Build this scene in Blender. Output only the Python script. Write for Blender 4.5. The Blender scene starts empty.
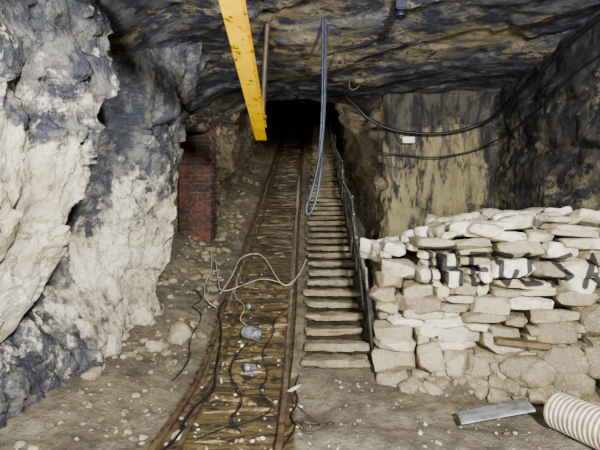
import bpy, bmesh, math, random
from mathutils import Vector, noise, Matrix
random.seed(7)
S=bpy.context.scene
COL=S.collection
try:
    S.view_settings.look='AgX - Medium High Contrast'
except Exception: pass
def lin(c):
    return tuple([((v/255)/12.92 if v/255<=0.04045 else ((v/255+0.055)/1.055)**2.4) for v in c]+[1.0])
def ss(a,b,x):
    t=max(0,min(1,(x-a)/(b-a))); return t*t*(3-2*t)
def interp(tab,x):
    if x<=tab[0][0]: return tab[0][1]
    for (a,b),(c,d) in zip(tab,tab[1:]):
        if x<=c: return b+(d-b)*(x-a)/(c-a)
    return tab[-1][1]
def fr(x,y,z,s=1.0,o=5,H=0.8): return noise.fractal(Vector((x*s,y*s,z*s)),H,2.0,o)
def rid(x,y,z,s=1.0,o=4): return noise.ridged_multi_fractal(Vector((x*s,y*s,z*s)),0.9,2.0,o,1.0,2.0)
def facet(x,y,z,s=1.0):
    p=Vector((x*s,y*s,z*s)); d,pts=noise.voronoi(p); c=pts[0]
    h=noise.cell(c*7.3); t=noise.cell_vector(c*3.1)-Vector((.5,.5,.5))
    return (h-.5)*0.6+(p-c).dot(t)*1.2

# ---------------- materials
def newmat(name):
    m=bpy.data.materials.new(name); m.use_nodes=True
    nt=m.node_tree; b=nt.nodes['Principled BSDF']; return m,nt,b
class N:
    def __init__(s,nt): s.nt=nt
    def n(s,t,**k):
        x=s.nt.nodes.new(t)
        for a,b in k.items(): setattr(x,a,b)
        return x
    def put(s,sock,v):
        if isinstance(v,bpy.types.NodeSocket): s.nt.links.new(v,sock)
        else: sock.default_value=v
    def noise(s,vec,scale,detail=6,rough=0.6,dist=0):
        x=s.n('ShaderNodeTexNoise'); s.put(x.inputs['Vector'],vec)
        x.inputs['Scale'].default_value=scale; x.inputs['Detail'].default_value=detail
        x.inputs['Roughness'].default_value=rough; x.inputs['Distortion'].default_value=dist
        return x.outputs[0]
    def math(s,op,a,b=0.0,clamp=False):
        x=s.n('ShaderNodeMath',operation=op,use_clamp=clamp); s.put(x.inputs[0],a); s.put(x.inputs[1],b); return x.outputs[0]
    def mr(s,v,a,b,c=0.0,d=1.0):
        x=s.n('ShaderNodeMapRange'); x.interpolation_type='SMOOTHSTEP'
        s.put(x.inputs[0],v)
        for i,q in enumerate((a,b,c,d)): x.inputs[i+1].default_value=q
        return x.outputs[0]
    def mix(s,f,a,b,mode='MIX'):
        x=s.n('ShaderNodeMix',data_type='RGBA',blend_type=mode); s.put(x.inputs[0],f); s.put(x.inputs[6],a); s.put(x.inputs[7],b); return x.outputs[2]
    def scale(s,vec,sc,rot=(0,0,0)):
        x=s.n('ShaderNodeMapping'); s.put(x.inputs[0],vec); x.inputs['Scale'].default_value=sc; x.inputs['Rotation'].default_value=rot; return x.outputs[0]
    def vm(s,op,a,b=None):
        x=s.n('ShaderNodeVectorMath',operation=op); s.put(x.inputs[0],a)
        if b is not None: s.put(x.inputs[3] if op=='SCALE' else x.inputs[1],b)
        return x.outputs['Value'] if op in('DOT_PRODUCT','LENGTH') else x.outputs[0]
    def bump(s,h,dist,strength=1.0,nrm=None):
        x=s.n('ShaderNodeBump'); s.put(x.inputs['Height'],h); x.inputs['Distance'].default_value=dist; x.inputs['Strength'].default_value=strength
        return x.outputs[0]

def rock_mat(name,light,mid,dark,dark2,rough=0.85,bump=0.03,aniso=(1,1,1),fine=18,fissure=0.4,patch=1.0,rot=(0,0,0),stain=None):
    m,nt,b=newmat(name); q=N(nt)
    pos=q.n('ShaderNodeNewGeometry').outputs['Position']
    st=q.scale(pos,aniso,rot)
    n1=q.noise(st,1.6,8,0.65,0.5); n2=q.noise(st,7,8,0.72); n3=q.noise(pos,fine*2.5,6,0.7); n4=q.noise(st,3.1,9,0.75,0.2)
    at=q.n('ShaderNodeAttribute',attribute_name='soot_shade_mud').outputs['Fac']  # dark tone mask: soot, plus painted crevice shade on the left wall
    base=q.mix(q.mr(n1,0.4,0.62),lin(light),lin(mid))
    base=q.mix(q.mr(n3,0.4,0.7,0,0.6),base,lin(mid))
    base=q.mix(q.mr(n4,0.5,0.66,0,0.7),base,lin(stain or mid))
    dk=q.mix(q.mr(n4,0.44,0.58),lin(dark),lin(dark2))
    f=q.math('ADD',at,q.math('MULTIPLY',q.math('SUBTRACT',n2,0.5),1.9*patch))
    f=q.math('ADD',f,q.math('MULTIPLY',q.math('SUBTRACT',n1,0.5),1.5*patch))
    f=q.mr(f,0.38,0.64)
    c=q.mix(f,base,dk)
    fis=q.noise(st,3.2,9,0.62,0.3)
    fis=q.math('ABSOLUTE',q.math('SUBTRACT',fis,0.5))
    c=q.mix(q.mr(fis,0.0,0.014,fissure,0.0),c,lin((56,50,44)))
    q.put(b.inputs['Base Color'],c); b.inputs['Roughness'].default_value=rough
    b.inputs['Specular IOR Level'].default_value=0.25
    h=q.math('ADD',q.math('MULTIPLY',n2,1.0),q.math('MULTIPLY',n3,0.35))
    h=q.math('ADD',h,q.math('MULTIPLY',q.mr(fis,0,0.03),0.15))
    q.put(b.inputs['Normal'],q.bump(h,bump*2.2,0.9))
    return m
def simple(name,c,rough=0.6,metal=0,c2=None,sc=8,bump=0.0,lo=0.4,hi=0.65):
    m,nt,b=newmat(name); q=N(nt)
    tc=q.n('ShaderNodeTexCoord').outputs['Object']
    n=q.noise(tc,sc,6,0.65)
    col=q.mix(q.mr(n,lo,hi),lin(c),lin(c2 or tuple(int(v*0.75) for v in c)))
    q.put(b.inputs['Base Color'],col); b.inputs['Roughness'].default_value=rough; b.inputs['Metallic'].default_value=metal
    if bump: q.put(b.inputs['Normal'],q.bump(n,bump))
    return m

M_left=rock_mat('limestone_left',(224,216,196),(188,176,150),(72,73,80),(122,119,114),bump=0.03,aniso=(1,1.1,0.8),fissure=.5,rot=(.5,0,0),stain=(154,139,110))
M_ceil=rock_mat('sooty_ceiling_rock',(150,139,114),(118,108,88),(56,58,68),(102,102,104),bump=0.013,fine=14,fissure=.4,aniso=(1,1.4,1),stain=(102,92,74))
M_back=rock_mat('sawn_stone_back',(142,131,100),(112,104,80),(50,49,48),(84,80,71),bump=0.010,aniso=(1.6,1,0.45),fissure=0.2,stain=(116,104,76))
M_right=rock_mat('sooty_side_rock',(128,121,100),(98,93,78),(46,47,50),(78,76,74),bump=0.010,aniso=(1,1,1.5),fissure=.4,stain=(98,90,72))
M_tun=rock_mat('tunnel_rock',(146,134,110),(112,101,80),(54,51,50),(88,82,72),bump=0.025,aniso=(1,0.7,1.6),fissure=.4)

def link(o): COL.objects.link(o); return o
def mesh_obj(name,verts,faces,mat,smooth=True,attr=None,parent=None):
    me=bpy.data.meshes.new(name); me.from_pydata(verts,[],faces); me.update()
    if attr:
        for k,v in attr.items():
            a=me.attributes.new(k,'FLOAT','POINT'); a.data.foreach_set('value',v)
    me.materials.append(mat)
    if smooth: me.polygons.foreach_set('use_smooth',[True]*len(me.polygons))
    o=link(bpy.data.objects.new(name,me))
    if parent: o.parent=parent
    return o
def grid(name,nu,nv,f,mat,flip=False):
    V=[];A=[]
    for i in range(nu+1):
        for j in range(nv+1):
            p,s=f(i/nu,j/nv); V.append(p);A.append(s)
    F=[]
    w=nv+1
    for i in range(nu):
        for j in range(nv):
            a=i*w+j; q=(a,a+w,a+w+1,a+1)
            F.append(q[::-1] if flip else q)
    return mesh_obj(name,V,F,mat,attr={'soot_shade_mud':A})
def empty(name):
    o=link(bpy.data.objects.new(name,None)); o.empty_display_size=0.1; return o

# ---------------- profile of ground
def g0(y):
    k=0.25; t=(y-4.65)/k
    return 0.36*(k*math.log(1+math.exp(t)) if t<30 else (y-4.65))
def drift(y): return 0.015*max(0,y-4)
def floorz(x,y):
    z=g0(y)
    xt=x-drift(y)
    inside=ss(-1.12,-1.0,xt)*(1-ss(-0.12,-0.02,xt))
    rough=0.05*fr(x,y,0,1.1)+0.025*fr(x,y,3,5)
    z+=rough*(1-0.7*inside)
    z+=-0.03*inside
    z+=0.26*ss(-1.2,-2.3,x)*ss(2.5,4.5,y)*0.9
    z+=0.16*ss(0.5,0,abs(y-4.55)) *ss(0.9,1.5,x)
    return z
def roof(y): 
    return 3.62+0.31*max(0,y-7.0)-0.02*max(0,y-14)

# ---------------- floor
mfl,nt,b=newmat('dirt_floor'); q=N(nt)
pos=q.n('ShaderNodeNewGeometry').outputs['Position']
tr=q.n('ShaderNodeAttribute',attribute_name='soot_shade_mud').outputs['Fac']
n1=q.noise(pos,1.3,8,0.65); n2=q.noise(pos,9,8,0.7); n3=q.noise(pos,45,5,0.7)
st=q.noise(q.scale(pos,(1.2,9,1)),1.6,7,0.7,0.4)
dirt=q.mix(q.mr(n1,0.38,0.62),lin((144,135,112)),lin((106,98,80)))
dirt=q.mix(q.mr(n2,0.42,0.66,0,0.7),dirt,lin((78,71,57)))
dirt=q.mix(q.mr(n3,0.58,0.70,0,0.7),dirt,lin((176,170,152)))
mud=q.mix(q.mr(st,0.4,0.6),lin((122,104,68)),lin((50,42,30)))
mud=q.mix(q.mr(n2,0.5,0.7,0,0.7),mud,lin((148,132,98)))
f=q.mr(q.math('ADD',tr,q.math('MULTIPLY',q.math('SUBTRACT',n2,0.5),0.5)),0.35,0.65)
q.put(b.inputs['Base Color'],q.mix(f,dirt,mud))
q.put(b.inputs['Roughness'],q.mr(q.math('MULTIPLY',f,q.mr(st,0.6,0.4)),0,1,0.9,0.28))
q.put(b.inputs['Normal'],q.bump(q.math('ADD',n2,q.math('MULTIPLY',n3,0.5)),0.05))
def ff(u,v):
    y=0.3+26.2*u**1.7; x=-3.2+6.8*v
    xt=x-drift(y)
    t=ss(-1.2,-1.0,xt)*(1-ss(-0.1,0.02,xt))
    return (x,y,floorz(x,y)),t
grid('floor',330,190,ff,mfl,flip=True)

# ---------------- left rock
TF=[(-.3,-2.7),(.44,-2.42),(1.0,-2.02),(1.76,-1.60),(2.6,-1.43),(3.4,-1.55),(3.9,-1.65)]
T2=[(-.3,-1.74),(1,-1.72),(2,-1.60),(2.8,-1.38),(3.7,-1.16)]
def fl(u,v):
    y=0.6+6.3*u; z=-0.3+4.15*v
    wob=0.25*fr(0,y,z,0.9,3)
    xf=interp(TF,z)-0.13*(3.6-y)-2.6*ss(3.5+wob*0.5,3.85+wob*0.5,y)
    x2=interp(T2,z)+0.22*(y-5.5)+0.06*math.sin(y*3.3+z*1.0)
    x2-=0.42*ss(5.0,4.2,y)*ss(0.3,1.1,z)
    e=max(0,y-5.75-0.12*fr(3,y,z,1.3,3)); x2-=3.4*e
    x2=max(x2,-3.1)
    front=xf>x2
    x=max(xf,x2)
    a=y*1.0+z*0.45; c=z*0.6-y*0.25
    d=0.16*facet(1,a*1.5,c*1.6,1.0)+0.07*facet(5,a*2.2,c*1.8,2.3)
    d+=0.08*fr(1,a*1.4,c,1.3,6,0.75)+0.05*(rid(4,a*1.6,c*.9,1.2,5)-1.0)
    d+=0.012*fr(2,y,z,9,4)
    if front and z>2.0: d-=0.06*ss(0.5,0.62,(z*2.3-0.3*y+0.4*fr(3,y,z,1,3))%1.0)*ss(2.0,2.3,z)
    x+=d*(0.8 if front else 1)
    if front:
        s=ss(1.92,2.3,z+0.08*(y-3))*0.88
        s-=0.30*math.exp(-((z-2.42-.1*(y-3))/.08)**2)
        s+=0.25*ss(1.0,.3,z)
        s+=0.35*ss(3.3,3.75,y)*ss(1.3,.8,z)  # crevice shade painted along the front mass edge
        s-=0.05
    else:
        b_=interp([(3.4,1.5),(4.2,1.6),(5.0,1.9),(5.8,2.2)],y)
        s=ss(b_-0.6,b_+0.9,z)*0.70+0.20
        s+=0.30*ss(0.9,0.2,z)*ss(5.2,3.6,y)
        s+=0.42*ss(4.7,4.1,y)  # shade of the crevice painted into the rock colour
    return (x,y,z),s
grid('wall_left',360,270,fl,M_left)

def ftl(u,v):
    y=6.2+20.0*u**1.3
    zf=g0(y)-0.4; z=zf+(roof(y)+0.4-zf)*v
    x=-1.68+0.02*(y-8)-0.85*ss(8.6,7.9,y)
    x+=0.16*fr(3,y,z,1.0,5)+0.12*facet(9,y,z,1.6)+0.04*rid(9,y,z*1.4,1.4,4)-0.06
    x+=0.45*ss(1.3,2.9,z-g0(y))*ss(8.2,9.5,y)
    return (x,y,z),0.3+0.3*ss(0.8,2.4,z-g0(y))+0.3*ss(12,20,y)+0.4*ss(8.2,7.4,y)  # darker upwards, deeper in, and in the recess by the pillar
grid('wall_tunnel_left',170,80,ftl,M_tun)
def ftr(u,v):
    y=6.9+19.3*u**1.3
    zf=g0(y)-0.4; z=zf+(roof(y)+0.4-zf)*v
    x=1.28+0.032*(y-7)
    x-=0.10*fr(5,y,z,1.1,5)+0.16*facet(1,y,z*1.3,1.8)+0.05*rid(1,y,z*1.6,1.4,4)-0.06
    x-=0.55*ss(7.0,9.0,y)*ss(1.1,2.6,z-g0(y))
    return (x,y,z),0.16+0.32*ss(1.4,2.6,z-g0(y))+0.3*ss(11,18,y)  # darker upwards and deeper in
grid('wall_tunnel_right',170,80,ftr,M_tun,flip=True)
def fb(u,v):
    x=1.26+2.1*u; z=0.0+3.85*v
    y=6.98-0.05*(x-1.3)+0.05*fr(x,2,z,1.3,5)+0.14*ss(0.06,0,u)
    y+=0.05*facet(x,0,z,1.5)
    y+=0.04*ss(0.45,0.47,(z*0.8+0.1*fr(x,0,z,1))%1.0)
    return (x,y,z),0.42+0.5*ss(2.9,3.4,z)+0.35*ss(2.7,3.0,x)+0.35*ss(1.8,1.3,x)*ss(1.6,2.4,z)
grid('wall_back',110,150,fb,M_back,flip=True)
def frw(u,v):
    y=0.6+6.5*u; z=-0.3+4.15*v
    x=2.98+0.05*(y-7)-0.05*fr(8,y,z,1.3,5)-0.07*facet(2,y*.8,z*1.6,1.3)+0.03
    x-=0.015*abs(math.sin(z*14+2*fr(1,y,z,1)))
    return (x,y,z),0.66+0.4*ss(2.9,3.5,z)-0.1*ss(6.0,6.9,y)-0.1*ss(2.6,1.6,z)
grid('wall_right',160,140,frw,M_right,flip=True)

def fc(u,v):
    y=0.3+7.0*u; x=-2.4+6.0*v
    z=3.64+0.045*fr(x,y,1,0.7,4)+0.015*fr(x,y,5,2.6,4)
    z-=0.028*facet(x*.8,y*1.1,0,1.3)
    z-=0.026*ss(0.48,0.49,(0.35*x+0.5*y+0.2*fr(x,y,0,0.8,3))%1.0)
    z-=0.30*ss(-1.1,-1.9,x)
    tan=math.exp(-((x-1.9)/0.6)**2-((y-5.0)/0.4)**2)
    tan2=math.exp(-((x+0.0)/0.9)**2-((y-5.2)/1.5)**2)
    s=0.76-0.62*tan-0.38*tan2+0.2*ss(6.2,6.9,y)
    return (x,y,z),s
grid('ceiling',190,190,fc,M_ceil,flip=True)
def fct(u,v):
    y=6.9+19.3*u; x=-3.0+5.4*v
    z=roof(y)-0.02+0.10*fr(x,y,1,1.2,4)*ss(0,.03,u)+0.06*fr(x,y,1,0.8,4)*(1-ss(0,.03,u))
    z-=0.55*min(1,abs((x+0.12-drift(y))/1.5))**2.6*ss(7.0,7.5,y)
    return (x,y,z),0.75
grid('ceiling_tunnel',120,60,fct,M_tun,flip=True)
def fe(u,v):
    x=-2.2+4.8*u; z=6.5+5*v
    return (x,25.9+0.2*fr(x,0,z,1),z),1.1
grid('wall_tunnel_end',30,30,fe,M_tun,flip=True)

# ---------------- stones
def template(n):
    bm=bmesh.new(); bmesh.ops.create_cube(bm,size=2.0)
    bmesh.ops.subdivide_edges(bm,edges=bm.edges[:],cuts=n,use_grid_fill=True)
    bm.verts.ensure_lookup_table()
    V=[v.co.copy() for v in bm.verts]; F=[tuple(v.index for v in f.verts) for f in bm.faces]; bm.free()
    return V,F
T9=template(10); T7=template(8); T5=template(5); T4=template(4); T3=template(3)
class Heap:
    def __init__(s): s.V=[];s.F=[];s.T=[]
    def add(s,c,size,rot=(0,0,0),tint=None,T=None,k=5,jit=0.16,planes=5,nz=0.06,plo=.82,phi=1.08):
        TV,TFc=T or T7
        R=Matrix.Rotation(rot[2],3,'Z')@Matrix.Rotation(rot[1],3,'Y')@Matrix.Rotation(rot[0],3,'X')
        cor={}
        for a in(-1,1):
            for b_ in(-1,1):
                for c_ in(-1,1): cor[(a,b_,c_)]=Vector([random.uniform(-jit,jit) for _ in range(3)])
        pl=[]
        for _ in range(planes):
            n=Vector([random.choice((-1,1))*random.uniform(0.1,1) for _ in range(3)]).normalized()
            ext=abs(n.x)+abs(n.y)+abs(n.z)
            pl.append((n,ext*random.uniform(plo,phi)*0.78))
        off=Vector([random.uniform(-50,50) for _ in range(3)])
        t=random.random() if tint is None else tint
        o=len(s.V); ms=min(size)
        for p in TV:
            r=(abs(p.x)**k+abs(p.y)**k+abs(p.z)**k)**(1/k)
            p2=p/r
            w=Vector((0,0,0))
            for (a,b_,c_),j in cor.items():
                w+=j*((1+a*p.x)*(1+b_*p.y)*(1+c_*p.z)/8)
            p2=p2+w
            for n,d in pl:
                e=p2.dot(n)-d
                if e>0: p2=p2-n*e
            p3=Vector((p2.x*size[0]/2,p2.y*size[1]/2,p2.z*size[2]/2))
            p3+=p2.normalized()*noise.fractal(p3*(1.2/ms)+off,0.8,2,4)*ms*nz*2
            p3=R@p3
            s.V.append((c[0]+p3.x,c[1]+p3.y,c[2]+p3.z)); s.T.append(t)
        for f_ in TFc: s.F.append(tuple(i+o for i in f_))
    def make(s,name,mat,parent=None,smooth=True):
        o=mesh_obj(name,s.V,s.F,mat,smooth,attr={'tint':s.T},parent=parent)
        if smooth:
            o.data.set_sharp_from_angle(angle=math.radians(32))
        return o

def stone_mat(name,graffiti=None):
    m,nt,b=newmat(name); q=N(nt)
    pos=q.n('ShaderNodeNewGeometry').outputs['Position']
    t=q.n('ShaderNodeAttribute',attribute_name='tint').outputs['Fac']
    n1=q.noise(pos,3,7,0.65); n2=q.noise(pos,16,7,0.7); n3=q.noise(pos,60,4,0.7)
    r=q.n('ShaderNodeValToRGB'); q.put(r.inputs[0],t)
    e=r.color_ramp; e.elements[0].position=0; e.elements[0].color=lin((108,98,78)); e.elements[1].position=1; e.elements[1].color=lin((236,230,216))
    x=e.elements.new(0.3); x.color=lin((152,140,114)); x=e.elements.new(0.65); x.color=lin((200,191,167))
    c=q.mix(q.mr(n1,0.44,0.68,0,0.6),r.outputs[0],lin((154,138,106)))
    c=q.mix(q.mr(n2,0.5,0.7,0,0.7),c,lin((106,95,75)))
    c=q.mix(q.mr(n3,0.3,0.5,0.3,0),c,lin((234,229,215)))
    if graffiti:
        xz=q.vm('MULTIPLY',pos,(1,0,1))
        cur=None
        for (x1,z1,x2,z2) in graffiti:
            a=Vector((x1,0,z1)); d=Vector((x2-x1,0,z2-z1)); L=max(d.length_squared,1e-5)
            pa=q.vm('SUBTRACT',xz,tuple(a))
            h=q.math('DIVIDE',q.vm('DOT_PRODUCT',pa,tuple(d)),L,clamp=True)
            hd=q.vm('SCALE',tuple(d),h)
            dist=q.vm('LENGTH',q.vm('SUBTRACT',pa,hd))
            cur=dist if cur is None else q.math('MINIMUM',cur,dist)
        cur=q.math('ADD',cur,q.math('MULTIPLY',q.math('SUBTRACT',n2,0.5),0.016))
        c=q.mix(q.mr(cur,0.019,0.030,0.93,0),c,lin((34,34,38)))
    q.put(b.inputs['Base Color'],c); b.inputs['Roughness'].default_value=0.9; b.inputs['Specular IOR Level'].default_value=0.2
    q.put(b.inputs['Normal'],q.bump(q.math('ADD',n2,q.math('MULTIPLY',n3,0.4)),0.025))
    return m
def letters():
    g=[]
    def L(x,strokes,w=0.12,h=0.29,z=1.03):
        for (a,b_,c,d) in strokes: g.append((x+a*w,z+b_*h,x+c*w,z+d*h))
    L(1.30,[(0,0,0,1)])
    L(1.42,[(0,0,0,1),(1,0,1,1),(0,.5,1,.5)],w=.13)
    L(1.67,[(0,0,0,1),(0,1,1,1),(0,.5,.8,.5),(0,0,1,0)],w=.12)
    L(1.91,[(1,.9,.2,1),(.2,1,0,.3),(0,.3,.6,0),(.6,0,1,.45)],w=.14)
    L(2.17,[(0,1,0,0),(0,0,1,.05)],w=.12)
    L(2.39,[(1,1,0,.8),(0,.8,1,.35),(1,.35,0,0)],w=.13)
    L(2.62,[(0,0,.5,1),(.5,1,1,0),(.2,.4,.8,.4)],w=.16)
    return g
M_stone=stone_mat('dry_stone',letters())
M_rub=stone_mat('rubble_stone')

heap=Heap()
A=Vector((0.86,4.72,0)); B=Vector((3.05,4.28,0)); D=(B-A); L=D.length; D.normalize(); ang=math.atan2(D.y,D.x)
def top(s): 
    x=A.x+D.x*s
    return interp([(0.8,1.20),(1.1,1.30),(1.4,1.45),(2.0,1.58),(2.6,1.60),(3.0,1.64)],x)
def wave(s,z): return 0.05*math.sin(s*2.6+z*3)+0.03*math.sin(s*6.1-z*5)
z=-0.08; row=0
while z<1.8:
    low=z<0.30
    letter=0.98<z<1.3
    h=random.uniform(0.16,0.24) if low else random.choice((random.uniform(0.075,0.1),random.uniform(0.10,0.14),random.uniform(0.13,0.18)))
    if letter: h=random.uniform(.12,.17)
    s=-0.10+random.uniform(0,.08)
    while s<L+0.1:
        w=random.uniform(0.2,0.45) if low else random.uniform(0.11,0.46)*(.75+h*2)
        xm=A.x+D.x*(s+w/2)
        big=xm>2.3 and z<0.8
        zz=z+wave(s+w/2,z)
        if zz+h*0.4<top(s+w/2):
            prot=random.uniform(-0.07,0.05)-(0.08 if low else 0)
            c=A+D*(s+w/2)
            tint=random.random()
            if low: tint*=0.4
            elif big: tint*=0.3
            else: tint=(0.12+0.88*tint)*(.7+.3*ss(.3,.8,z))
            hs=1 if low or random.random()<.7 or h<.12 else 2
            for q_ in range(hs):
                hh=h/hs
                ww=w*random.uniform(.92,1.0)
                heap.add((c.x+random.uniform(-.012,.012),c.y+prot+random.uniform(-.02,.02),zz+hh*(q_+.5)+random.uniform(-.012,.012)),(ww,0.38,hh*random.uniform(1.0,1.14)),rot=(random.uniform(-.10,.10),random.uniform(-.12,.12),ang+random.uniform(-.16,.16)),tint=min(1,tint+q_*.1),T=T9,planes=11,jit=0.2,k=12 if not low else 7,nz=0.045,plo=.78,phi=1.08)
        s+=w*0.97
    z+=h*0.97; row+=1
for (x_,z_,w_,h_) in ((2.45,.33,.42,.26),(2.42,.62,.34,.22),(2.8,.7,.4,.3),(2.1,.24,.34,.2),(2.85,.36,.4,.3)):
    yb=A.y+(B.y-A.y)*(x_-A.x)/(B.x-A.x)
    heap.add((x_,yb-.1,z_),(w_,.36,h_),rot=(random.uniform(-.1,.1),random.uniform(-.12,.12),ang+random.uniform(-.15,.15)),tint=random.uniform(.0,.2),T=T9,planes=10,k=9,nz=.03)
s=0.0
while s<L:
    w=random.uniform(0.10,0.34); h=random.uniform(0.05,0.16)
    if random.random()<0.8:
        c=A+D*(s+w/2)
        heap.add((c.x,c.y+random.uniform(-.05,.2),top(s)+h*0.25+random.uniform(0,.05)),(w,0.28,h),rot=(random.uniform(-.25,.25),random.uniform(-.35,.35),random.uniform(-.6,.6)),tint=random.uniform(.4,1),planes=11,k=8)
    s+=w*0.75
for i in range(70):
    s=random.uniform(0.05,L); w=random.uniform(.12,.36)
    heap.add((A.x+D.x*s,A.y+D.y*s+random.uniform(.3,1.1),top(s)+random.uniform(.0,.10)),(w,random.uniform(.2,.35),random.uniform(.08,.2)),rot=(random.uniform(-.3,.3),random.uniform(-.3,.3),random.uniform(0,3)),tint=random.uniform(.3,1),planes=9,k=7)
y=4.95
while y<7.0:
    z=g0(y)-0.05; w=random.uniform(.25,.42)
    while z<1.08+0.14*(y-4.9):
        h=random.uniform(.1,.2)
        heap.add((1.04+0.12*(y-4.9),y+w/2,z+h/2),(0.3,w,h),rot=(0.05,random.uniform(-.1,.1),random.uniform(-.1,.1)),tint=random.uniform(0.1,.75),T=T5,k=8)
        z+=h*.95
    y+=w*.95
heap.make('dry_stone_wall',M_stone)
M_earth=simple('packed_earth',(70,60,44),0.95,0,(44,38,28),9,0.04)
def core(u,v):
    x=0.98+1.85*u
    yb=A.y+(B.y-A.y)*(x-A.x)/(B.x-A.x)
    if v<0.4: zz=-0.1+(top((x-A.x))-0.04)*v/0.4; yy=yb+0.08
    else:
        zz=top(x-A.x)-0.13; yy=yb+0.08+(6.85-yb-0.08)*(v-0.4)/0.6
    xx=x+ (0.12*(yy-4.7) if u<0.05 else 0)
    return (xx,yy,zz+0.05*fr(x,yy,0,2,4)),0
grid('rubble_fill',50,60,core,M_earth)

heaps=[Heap(),Heap(),Heap()]
def fstone(x,y,sz,flat=0.6,tint=None,T=None,sink=0.3,h_=0):
    h=sz*flat
    heaps[h_].add((x,y,floorz(x,y)+h*(0.5-sink)),(sz,sz*random.uniform(.5,.95),h*random.uniform(.7,1.1)),rot=(random.uniform(-.4,.4),random.uniform(-.4,.4),random.uniform(0,6.28)),tint=tint,T=T or (T4 if sz>.06 else T3),planes=10,k=3.2,jit=.3,plo=.6,phi=1.0)
fstone(-0.07,4.36,.18,.22,.6,T7,0.1,1); fstone(-.93,3.45,.14,.35,.8,T7,.1,1); fstone(0.0,4.0,.05,.5,.9,h_=1)
fstone(-1.42,5.3,.32,.8,.45,T7); fstone(-1.62,5.0,.2,.7,.4,T7); fstone(-1.3,5.55,.16,.6,.3,T7); fstone(-1.95,4.2,.18,.7,.2,T7)
for i in range(300):
    y=4.7+random.random()*5.2; x=-1.14-.86*random.random()**.8
    fstone(x,y,random.choice((.02,.03,.04,.05,.06,.08,.13)),tint=random.random()*.45)
for i in range(160):
    y=2.6+random.random()*2.5; x=random.uniform(-2.0,-1.14)
    fstone(x,y,random.choice((.015,.02,.03,.04,.07)),tint=random.random()*.5)
for i in range(110):
    y=random.uniform(3.0,4.5); x=random.uniform(-1.0,.75)
    fstone(x,y,random.choice((.012,.015,.02,.03,.04)),tint=random.random()*.7,h_=1)
for i in range(80):
    y=random.uniform(3.2,7); x=random.uniform(-1.0,-.2)
    fstone(x,y,random.choice((.015,.02,.03,.045)),tint=random.uniform(.2,1),sink=.1,h_=1)
for i in range(60):
    y=random.uniform(3.0,4.3); x=random.uniform(.8,1.8)
    fstone(x,y,random.choice((.012,.015,.02,.03,.05)),tint=random.random()*.7,h_=2)
for i in range(100):
    x=random.uniform(.9,2.75); yb=A.y+(B.y-A.y)*(x-A.x)/(B.x-A.x)
    fstone(x,yb-random.uniform(.18,.42),random.choice((.05,.07,.1,.15,.2)),tint=random.random()*.35,h_=2)
for i in range(60):
    y=random.uniform(6,14); x=random.uniform(-1.6,-1.15)
    fstone(x,y,random.uniform(.06,.22),tint=random.random()*.25)
for h_ in heaps: h_.make('loose_rubble',M_rub)

# ---------------- steps
M_step=rock_mat('worn_step_stone',(156,146,120),(120,110,88),(62,55,46),(88,80,66),bump=0.012,fissure=.2,stain=(102,91,70))
sh=Heap(); y=4.66; i=0
while y<22.5:
    xl=0.03+.036*(y-4.85); xr=.76+.036*(y-4.85)
    zt=g0(y+0.15)+0.105
    sh.add(((xl+xr)/2+random.uniform(-.02,.02),y+0.125,zt-0.045),(xr-xl+random.uniform(-.04,.05),0.25,0.085),rot=(random.uniform(-.05,.02),random.uniform(-.03,.03),random.uniform(-.045,.045)),T=T9 if y<8 else T5,k=8,jit=.12,planes=8,nz=.11,plo=.85,phi=1.12)
    y+=0.3; i+=1
stp=empty('stairway')
sh.make('treads',M_step,stp)
V=[];F=[]
yy=4.75;rows=0
while yy<22.6:
    xl=0.06+.036*(yy-4.85); xr=.73+.036*(yy-4.85); zt=g0(yy)+0.03
    V+= [(xl,yy,zt-.3),(xl,yy,zt),(xr,yy,zt),(xr,yy,zt-.3)]; rows+=1; yy+=.3
for r in range(rows-1):
    a=r*4
    for j in range(3): F.append((a+j,a+j+1,a+j+5,a+j+4))
F.append((0,3,2,1))
mesh_obj('earth_ramp',V,F,M_earth,False,parent=stp)

# ---------------- track
track=empty('railway_track')
M_rail=simple('rusty_rail',(112,96,74),0.42,0.3,(60,49,36),12,0.004)
M_wood=simple('muddy_wood',(112,97,68),0.4,0,(50,42,30),6,0.016,.42,.58)
def sweep(name,prof,path,mat,parent=None):
    V=[];F=[];n=len(prof)
    for (x,y_,z_) in path:
        for (a,b_) in prof: V.append((x+a,y_,z_+b_))
    for i in range(len(path)-1):
        for j in range(n):
            a=i*n+j; c=i*n+(j+1)%n
            F.append((a,c,c+n,a+n))
    F.append(tuple(range(n))[::-1]); F.append(tuple(range((len(path)-1)*n,len(path)*n)))
    return mesh_obj(name,V,F,mat,False,parent=parent)
prof=[(-.05,0),(.05,0),(.05,.012),(.012,.02),(.01,.045),(.022,.052),(.022,.07),(-.022,.07),(-.022,.052),(-.01,.045),(-.012,.02),(-.05,.012)]
for nm,xo in(('rail_left',-1.03),('rail_right',-.15)):
    sweep(nm,prof,[(xo+drift(t)+.008*math.sin(t*2+xo),t,g0(t)-0.035+.006*math.sin(t*3)) for t in [1.0+.35*k for k in range(68)]],M_rail,track)
sweep('check_rail',[(-.02,0),(.02,0),(.02,.03),(-.02,.03)],[(-.88+drift(t)+.012*math.sin(t*2.7),t,g0(t)-.02) for t in [1.0+.35*k for k in range(68)]],M_rail,track)
sl=Heap(); y=2.4
while y<22:
    sl.add((-.58+drift(y)+random.uniform(-.05,.05),y,g0(y)-.060+random.uniform(-.02,.008)),(.95+random.uniform(-.35,.1),random.uniform(.05,.13),.07),rot=(math.atan(.36)*ss(4.4,5,y),random.uniform(-.025,.025),random.uniform(-.13,.13)),T=T7 if y<8 else T3,k=6,planes=4,nz=.28,jit=.15)
    y+=random.uniform(.11,.24)
sl.make('sleepers',M_wood,track)
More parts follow.
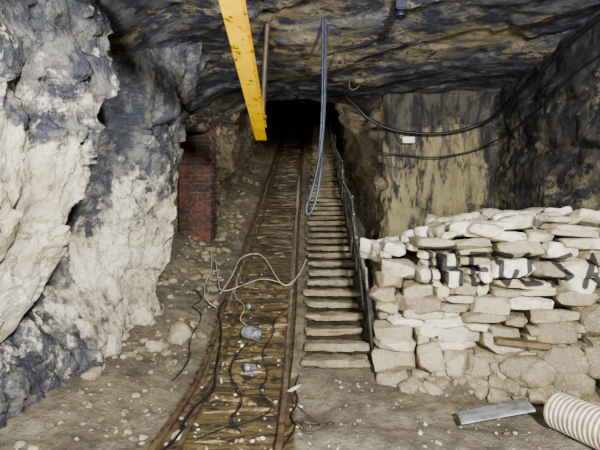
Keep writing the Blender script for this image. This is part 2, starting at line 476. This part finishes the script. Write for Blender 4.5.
M_kerb=simple('weathered_board',(122,112,92),0.8,0,(84,75,58),7,0.01)
sweep('timber_kerb',[(-.05,-.05),(.05,-.05),(.055,.025),(.045,.032),(-.045,.032),(-.055,.025)],[(-.045+0.02*(t-4)+.01*math.sin(t*1.3),t,g0(t)+.0) for t in [4.6+.4*k for k in range(44)]],M_kerb)

# ---------------- tubes
def tube(name,pts,r,mat,parent=None,cyc=False,res=2):
    cu=bpy.data.curves.new(name,'CURVE'); cu.dimensions='3D'; cu.bevel_depth=r; cu.bevel_resolution=res; cu.resolution_u=8; cu.use_fill_caps=True
    sp=cu.splines.new('NURBS'); sp.points.add(len(pts)-1)
    for p,c in zip(sp.points,pts): p.co=(*c,1)
    sp.order_u=3; sp.use_endpoint_u=True; sp.use_cyclic_u=cyc
    cu.materials.append(mat)
    o=link(bpy.data.objects.new(name,cu)); 
    if parent: o.parent=parent
    return o
M_blk=simple('black_rubber',(22,22,24),0.5,0,(34,34,36),10)
M_blue=simple('grey_blue_cable',(64,68,82),0.5,0,(44,46,56),10)
M_pale=simple('pale_cable',(190,184,166),0.6,0,(140,132,112),10)
M_steel=simple('rusty_steel',(70,64,58),0.6,0.3,(96,76,56),14,0.003)
M_rail2=simple('dull_pipe_steel',(134,132,128),0.5,0.3,(90,82,72),14,0.003)
tube('power_cable',[(.7,6.85,3.55),(.85,6.8,3.4),(1.0,6.8,3.22),(1.3,6.83,3.07),(1.56,6.80,3.0),(2.18,6.76,2.95),(2.8,6.68,3.12),(2.80,5.85,3.26),(2.74,4.95,3.38),(2.70,4.3,3.47),(2.68,3,3.52),(2.68,1,3.52)],.022,M_blk)
tube('signal_cable',[(1.24,6.82,2.69),(1.6,6.80,2.66),(2.02,6.77,2.6),(2.5,6.73,2.68),(2.78,6.65,2.78),(2.80,5.8,2.84),(2.76,4.9,3.0),(2.72,4.3,3.18),(2.70,2,3.2)],.011,M_blk)
tube('hanging_cable',[(.23,4.5,3.64),(.23,4.5,3.0),(.21,4.5,2.5),(.18,4.5,2.2),(.12,4.5,1.95),(.05,4.5,1.75),(.09,4.52,1.68),(.17,4.55,1.85),(.22,4.6,2.2),(.24,4.8,2.5),(.27,5.5,2.95),(.32,6.6,3.45),(.34,6.8,3.6)],.013,M_blue)
tube('hanging_wire',[(.25,4.45,3.64),(.245,4.45,2.9),(.22,4.45,2.4),(.14,4.47,2.0),(.07,4.48,1.8),(.12,4.5,1.9),(.23,4.5,2.4),(.265,4.6,2.9),(.28,4.7,3.64)],.008,M_blue)
def on(pts,r,lift=0.0): return [(x,y,floorz(x,y)+r+lift) for x,y in pts]
tube('trailing_hose',on([(-1.1,6.2),(-1.0,6.8),(-1.0,7.4),(-.7,7.6),(-.5,7.2),(-.35,6.7),(-.2,6.4),(0,6.7),(.1,7.2)],.012,.09),.011,M_pale)
tube('trailing_hose',on([(-1.35,7.2),(-1.2,6.6),(-1.1,6.2),(-.8,6.5),(-.5,6.75),(-.2,6.5)],.01,.09),.008,M_pale)
tube('trailing_hose',on([(-1.5,7.6),(-1.35,7.0),(-1.4,6.5),(-1.25,6.0),(-1.1,5.9)],.01,.05),.009,M_pale)
tube('trailing_cable',on([(-1.0,6.3),(-1.1,5.9),(-.95,5.5),(-.9,5.0),(-.88,4.6),(-.8,4.3),(-.9,4.0),(-.95,3.7),(-.9,3.4),(-.98,3.1)],.012,.03),.011,M_blk)
tube('trailing_cable',on([(-.6,5.2),(-.75,4.9),(-.7,4.5),(-.55,4.2),(-.5,3.9),(-.58,3.6),(-.45,3.4)],.01,.05),.007,M_blk)
tube('trailing_cable',on([(.02,4.7),(-.08,4.4),(-.0,4.1),(-.1,3.8),(0,3.5),(-.15,3.2)],.008,.01),.007,M_blk)
tube('trailing_cable',on([(-.15,6.0),(-.35,5.7),(-.3,5.4),(-.45,5.0),(-.3,4.6),(-.4,4.2),(-.2,3.9),(-.35,3.6),(-.6,3.5),(-.75,3.3)],.008,.05),.005,M_blk)
tube('trailing_cable',on([(-1.5,6.4),(-1.3,6.2),(-1.45,5.9),(-1.2,5.7),(-1.3,5.2),(-1.15,4.8),(-1.25,4.4)],.008,.03),.006,M_blk)
tube('trailing_cable',on([(-1.1,7.0),(-.9,6.7),(-.95,6.3),(-.7,6.0),(-.8,5.6),(-.55,5.5)],.008,.05),.006,M_pale)
lp=[]
for k in range(26):
    a=k*.55; r=.12+.02*math.sin(k*1.7); lp.append((0.05+r*math.cos(a)+.004*k,3.55+r*math.sin(a)*.9))
tube('wire_coil',on([(-.1,4.7),(-.12,4.3),(-.02,3.95)]+lp,.006,.01),.005,M_steel)

# ---------------- handrail
hr=empty('handrail')
def hx(y): return .82+.034*(y-4.85)
tp=[]; md=[]; lw=[]
y=5.15; k=0
while y<20:
    z0=g0(y); lean=random.uniform(-.10,.02)
    tube('post_%d'%k,[(hx(y),y,z0-.05),(hx(y)+lean*.4,y,z0+.4),(hx(y)+lean,y+.03,z0+.92)],.021,M_rail2,hr)
    if k%2==0: tube('brace_%d'%k,[(hx(y)-.02,y+.5,z0+.2),(hx(y)+lean*.4,y+.2,z0+.5),(hx(y)+lean,y+.03,z0+.84)],.011,M_steel,hr)
    tp.append((hx(y)+lean,y+.03,z0+.88)); md.append((hx(y)+lean*.5+.02,y,z0+.5+random.uniform(-.05,.05))); lw.append((hx(y)+.03,y,z0+.25+random.uniform(-.1,.1)))
    y+=.95;k+=1
tp=[(hx(4.9),4.9,g0(4.9)+.3)]+tp
tube('top_rail',tp,.024,M_rail2,hr); tube('mid_rail',md,.018,M_rail2,hr)
tube('cable_run',lw,.017,M_blk,hr)
tube('cable_run_b',[(a-.02,b_,c+.12+.06*math.sin(b_*5)) for a,b_,c in md],.011,M_blue,hr)
tube('cable_run_c',[(a-.05,b_,c+.07*math.sin(b_*3)) for a,b_,c in tp[1:]],.011,M_blk,hr)

# ---------------- brick pillar
mb,nt,b=newmat('red_brick'); q=N(nt)
pos=q.n('ShaderNodeNewGeometry').outputs['Position']
t=q.n('ShaderNodeAttribute',attribute_name='tint').outputs['Fac']
n=q.noise(pos,20,6,.7)
n5=q.noise(pos,2.5,5,.7)
c=q.mix(t,lin((116,72,54)),lin((80,54,45))); c=q.mix(q.mr(n,.46,.64,0,.7),c,lin((62,54,48))); c=q.mix(q.mr(n5,.44,.58,0,.75),c,lin((50,45,43)))
q.put(b.inputs['Base Color'],c); b.inputs['Roughness'].default_value=.9; q.put(b.inputs['Normal'],q.bump(n,.01))
bp=empty('brick_pillar'); bh=Heap()
x0,x1,y0,y1,z0,z1=-2.15,-1.57,7.95,8.4,0.95,3.42
z=z0;r=0
while z<z1:
    offs=0 if r%2 else -.11
    x=x0+offs
    while x<x1-.02:
        a=max(x,x0); e=min(x+.215,x1)
        if e-a>.05: bh.add(((a+e)/2,y0+.05,z+.033),(e-a-.008,.105,.065),k=14,jit=.02,planes=0,nz=.02,T=T3)
        x+=.225
    y=y0+.11+(0 if r%2 else .1)
    while y<y1:
        bh.add((x1-.05,y+.1,z+.033),(.105,.2,.065),k=14,jit=.02,planes=0,nz=.02,T=T3); y+=.225
    z+=.077;r+=1
bh.make('bricks',mb,bp)
def box(name,mn,mx,mat,parent=None,bev=.003):
    bm=bmesh.new(); bmesh.ops.create_cube(bm,size=1)
    for v in bm.verts: v.co=Vector([(mn[i]+mx[i])/2+v.co[i]*(mx[i]-mn[i]) for i in range(3)])
    if bev: bmesh.ops.bevel(bm,geom=bm.edges[:],offset=bev,segments=2,affect='EDGES')
    me=bpy.data.meshes.new(name); bm.to_mesh(me); bm.free(); me.materials.append(mat)
    o=link(bpy.data.objects.new(name,me)); 
    if parent: o.parent=parent
    return o
M_mort=simple('dark_mortar',(100,92,82),.95,0,(62,57,50),20,.01)
box('mortar_core',(x0+.01,y0+.015,z0),(x1-.015,y1,z1),M_mort,bp)

# ---------------- yellow beam
my=simple('yellow_paint',(252,206,16),.45,0,(240,186,10),5,.002)
q=N(my.node_tree); b=my.node_tree.nodes['Principled BSDF']
tc=q.n('ShaderNodeTexCoord').outputs['Object']; n=q.noise(tc,11,8,.75)
old=b.inputs['Base Color'].links[0].from_socket
q.put(b.inputs['Base Color'],q.mix(q.mr(n,.56,.60,0,.9),old,lin((104,64,22))))
yb=empty('yellow_steel_beam')
P0=Vector((-.37,1.2,3.08)); P1=Vector((-.43,5.0,2.62))
dr=(P1-P0).normalized(); rt=Vector((1,0,0)); rt=(rt-dr*rt.dot(dr)).normalized(); up=rt.cross(dr)
pr=[(-.06,-.08),(.06,-.08),(.06,-.066),(.006,-.06),(.006,.06),(.06,.066),(.06,.08),(-.06,.08),(-.06,.066),(-.006,.06),(-.006,-.06),(-.06,-.066)]
V=[tuple(P+rt*a+up*b_) for P in(P0,P1) for a,b_ in pr]; n=len(pr)
F=[(j,(j+1)%n,(j+1)%n+n,j+n) for j in range(n)]+[tuple(range(n))[::-1],tuple(range(n,2*n))]
mesh_obj('i_section',V,F,my,False,parent=yb)
for k,yy in enumerate((1.8,4.75)):
    P=P0+dr*((yy-P0.y)/dr.y)
    tube('hanger_strap_%d'%k,[tuple(P+Vector((.03,0,.06))),tuple(P+Vector((.05,-.1,.5))),(P.x+.1,P.y-.2,3.70)],.03,M_steel,yb)
    box('clamp_%d'%k,(P.x-.075,P.y-.04,P.z+.07),(P.x+.075,P.y+.04,P.z+.1),M_steel,yb)

# ---------------- duct
M_duct=simple('duct_fabric',(206,199,184),.7,0,(174,163,142),10,.004)
M_ductrib=simple('duct_rib',(128,106,86),.7,0,(100,82,66),10)
M_in=simple('duct_inner',(44,40,38),.9)
duct=empty('corrugated_ventilation_duct')
R0=.15; a0=Vector((2.00,3.50,R0+.01)); a1=Vector((2.18,3.04,R0+.01)); ax=(a1-a0); LL=ax.length; ax.normalize()
s1=Vector((0,0,1)); s2=ax.cross(s1)
def rev(name,prof,mat,par,seg=48,smooth=True):
    V=[];F=[]
    for (t_,r_) in prof:
        for k in range(seg):
            a=2*math.pi*k/seg; V.append(tuple(a0+ax*t_+(s1*math.cos(a)*.97+s2*math.sin(a))*r_))
    for i in range(len(prof)-1):
        for k in range(seg):
            F.append((i*seg+k,i*seg+(k+1)%seg,(i+1)*seg+(k+1)%seg,(i+1)*seg+k))
    return mesh_obj(name,V,F,mat,smooth,parent=par)
nr=13
pf=[]
for i in range(nr*8+1):
    t_=LL*i/(nr*8); pf.append((t_,R0-.018+.014*abs(math.sin(math.pi*i/8))))
pin=[(t_,r_-.012) for t_,r_ in pf[::-1]]
rev('skin',pf+pin+[pf[0]],M_duct,duct)
rev('lining',[(t_,R0-.036) for t_ in (0.005,LL-.005)],M_in,duct)
for i in range(nr+1):
    t_=LL*i/nr
    rev('rib_%d'%i,[(t_+.006*math.cos(a),R0-.012+.006*math.sin(a)) for a in [2*math.pi*k/8 for k in range(9)]],M_ductrib,duct)
rev('end_cap',[(.01,.0001),(.01,R0-.02)],M_in,duct)

# ---------------- metal channel
M_galv=simple('galvanised_steel',(140,145,150),.5,.2,(104,103,100),9,.004)
V=[];F=[]
for k in range(9):
    t=k/8; x=1.27+.60*t; yc=3.60+.06*t; w=.095+.03*t; zz=.035+.09*t
    for (dy,dz) in((-w,.0),(-w+.004,.012),(-w+.03,.018),(w-.03,.022),(w,.016),(w+.004,-.0)):
        V.append((x+dy*.15,yc+dy,zz+dz+.01))
for k in range(8):
    for j in range(5):
        a=k*6+j; F.append((a,a+6,a+7,a+1))
mcn=mesh_obj('metal_channel',V,F,M_galv,False)
sm=mcn.modifiers.new('s','SOLIDIFY'); sm.thickness=.006

# ---------------- debris on track
M_zinc=simple('dull_zinc',(150,152,156),.45,.4,(96,92,88),12,.004)
def can(name,c,r,l,yaw,tilt,crush):
    V=[];F=[];seg=24;pr=[(0,.0001),(0,r*.98),(.02*l,r),(.3*l,r*1.0),(.32*l,r*1.04),(.36*l,r),(.9*l,r*1.04),(l,r*1.1),(l,r*1.02),(.9*l,r*.97),(.05*l,r*.92),(.05*l,.0001)]
    R=Matrix.Rotation(yaw,3,'Z')@Matrix.Rotation(tilt,3,'Y')
    for (t_,r_) in pr:
        for k in range(seg):
            a=2*math.pi*k/seg; p=Vector((t_-l/2,r_*math.cos(a),r_*math.sin(a)*(1-crush*t_/l)))
            p+=p*.12*noise.noise(p*14+Vector(c)); V.append(tuple(R@p))
    for i in range(len(pr)-1):
        for k in range(seg): F.append((i*seg+k,i*seg+(k+1)%seg,(i+1)*seg+(k+1)%seg,(i+1)*seg+k))
    o=mesh_obj(name,V,F,M_zinc); o.location=c; return o
can('battered_bucket',(-.57,5.3,g0(5.3)+.09),.085,.17,-.5,.1,.25)
can('crushed_tin_can',(-.52,4.68,g0(4.68)+.05),.045,.12,.5,.1,.35)
can('crushed_tin_can',(-.66,5.95,g0(5.95)+.06),.04,.11,1.2,.1,.5)

# ---------------- junction box, lamp, plank
jb=empty('junction_box')
M_white=simple('white_plastic',(222,222,214),.4,0,(190,188,176),12)
box('body',(1.55,6.78,2.84),(1.73,6.87,2.93),M_white,jb,.008)
box('lid',(1.56,6.765,2.85),(1.72,6.782,2.92),M_white,jb,.005)
tube('gland',[(1.54,6.82,2.88),(1.5,6.82,2.9),(1.46,6.82,3.0)],.01,M_blk,jb)
lampo=empty('ceiling_lamp')
M_navy=simple('navy_plastic',(34,36,48),.5,0,(24,26,34),10)
lx,ly=.92,4.12
box('mount',(lx-.05,ly-.05,3.56),(lx+.05,ly+.05,3.68),M_navy,lampo,.01)
tube('stem',[(lx,ly,3.58),(lx,ly,3.54),(lx,ly,3.5)],.018,M_blk,lampo)
V=[];F=[];seg=24
for (z_,r_) in[(3.56,.02),(3.56,.035),(3.52,.048),(3.50,.048),(3.505,.04),(3.53,.025)]:
    for k in range(seg):
        a=2*math.pi*k/seg; V.append((lx+r_*math.cos(a),ly+r_*math.sin(a),z_))
for i in range(5):
    for k in range(seg): F.append((i*seg+k,i*seg+(k+1)%seg,(i+1)*seg+(k+1)%seg,(i+1)*seg+k))
mesh_obj('shade',V,F,M_navy,parent=lampo)
M_plank=simple('brown_plank',(104,86,60),.8,0,(74,60,42),8,.006)
ph=Heap(); ph.add((2.08,4.22,.50),(.5,.18,.05),rot=(0,.06,ang),k=12,jit=.06,planes=1,nz=.06); 
ph.make('timber_plank',M_plank)
tube('ceiling_hook_wire',[(.42,5.2,3.68),(.4,5.2,3.5),(.46,5.2,3.42),(.52,5.2,3.5),(.5,5.2,3.56)],.010,M_steel)
tube('ceiling_hook_wire',[(.7,6.2,3.68),(.66,6.2,3.5),(.74,6.2,3.44),(.82,6.2,3.52)],.012,M_steel)

# ---------------- lights
def area(loc,tgt,size,e,col):
    l=bpy.data.lights.new('flash_fill','AREA'); l.size=size; l.energy=e; l.color=col
    o=link(bpy.data.objects.new('flash_fill',l)); o.location=loc
    o.rotation_euler=(Vector(tgt)-Vector(loc)).to_track_quat('-Z','Y').to_euler()
area((1.1,-1.3,2.7),(0.0,6,1.6),.3,850,(.97,.985,1))  # unseen flash-like key light behind the camera
area((-.5,-1.0,1.2),(0,6,2.9),.4,230,(.97,.985,1))  # unseen low fill, added to brighten the ceiling
def pt(loc,e,r,col):
    l=bpy.data.lights.new('tunnel_fill','POINT'); l.energy=e; l.shadow_soft_size=r; l.color=col  # unseen fill lights, added to brighten the tunnel
    o=link(bpy.data.objects.new('tunnel_fill',l)); o.location=loc
pt((-.5,9.0,3.7),55,.15,(1,.97,.9))
pt((-.2,14,5.2),45,.15,(1,.96,.88))
w=bpy.data.worlds.new('World'); S.world=w; w.use_nodes=True
w.node_tree.nodes['Background'].inputs[0].default_value=(.88,.92,1,1); w.node_tree.nodes['Background'].inputs[1].default_value=.27

cam=bpy.data.cameras.new('camera'); cam.lens=27; cam.sensor_width=36; cam.clip_start=.05
co=link(bpy.data.objects.new('camera',cam)); co.location=(0,0,1.6); co.rotation_euler=(math.pi/2,0,0)
S.camera=co
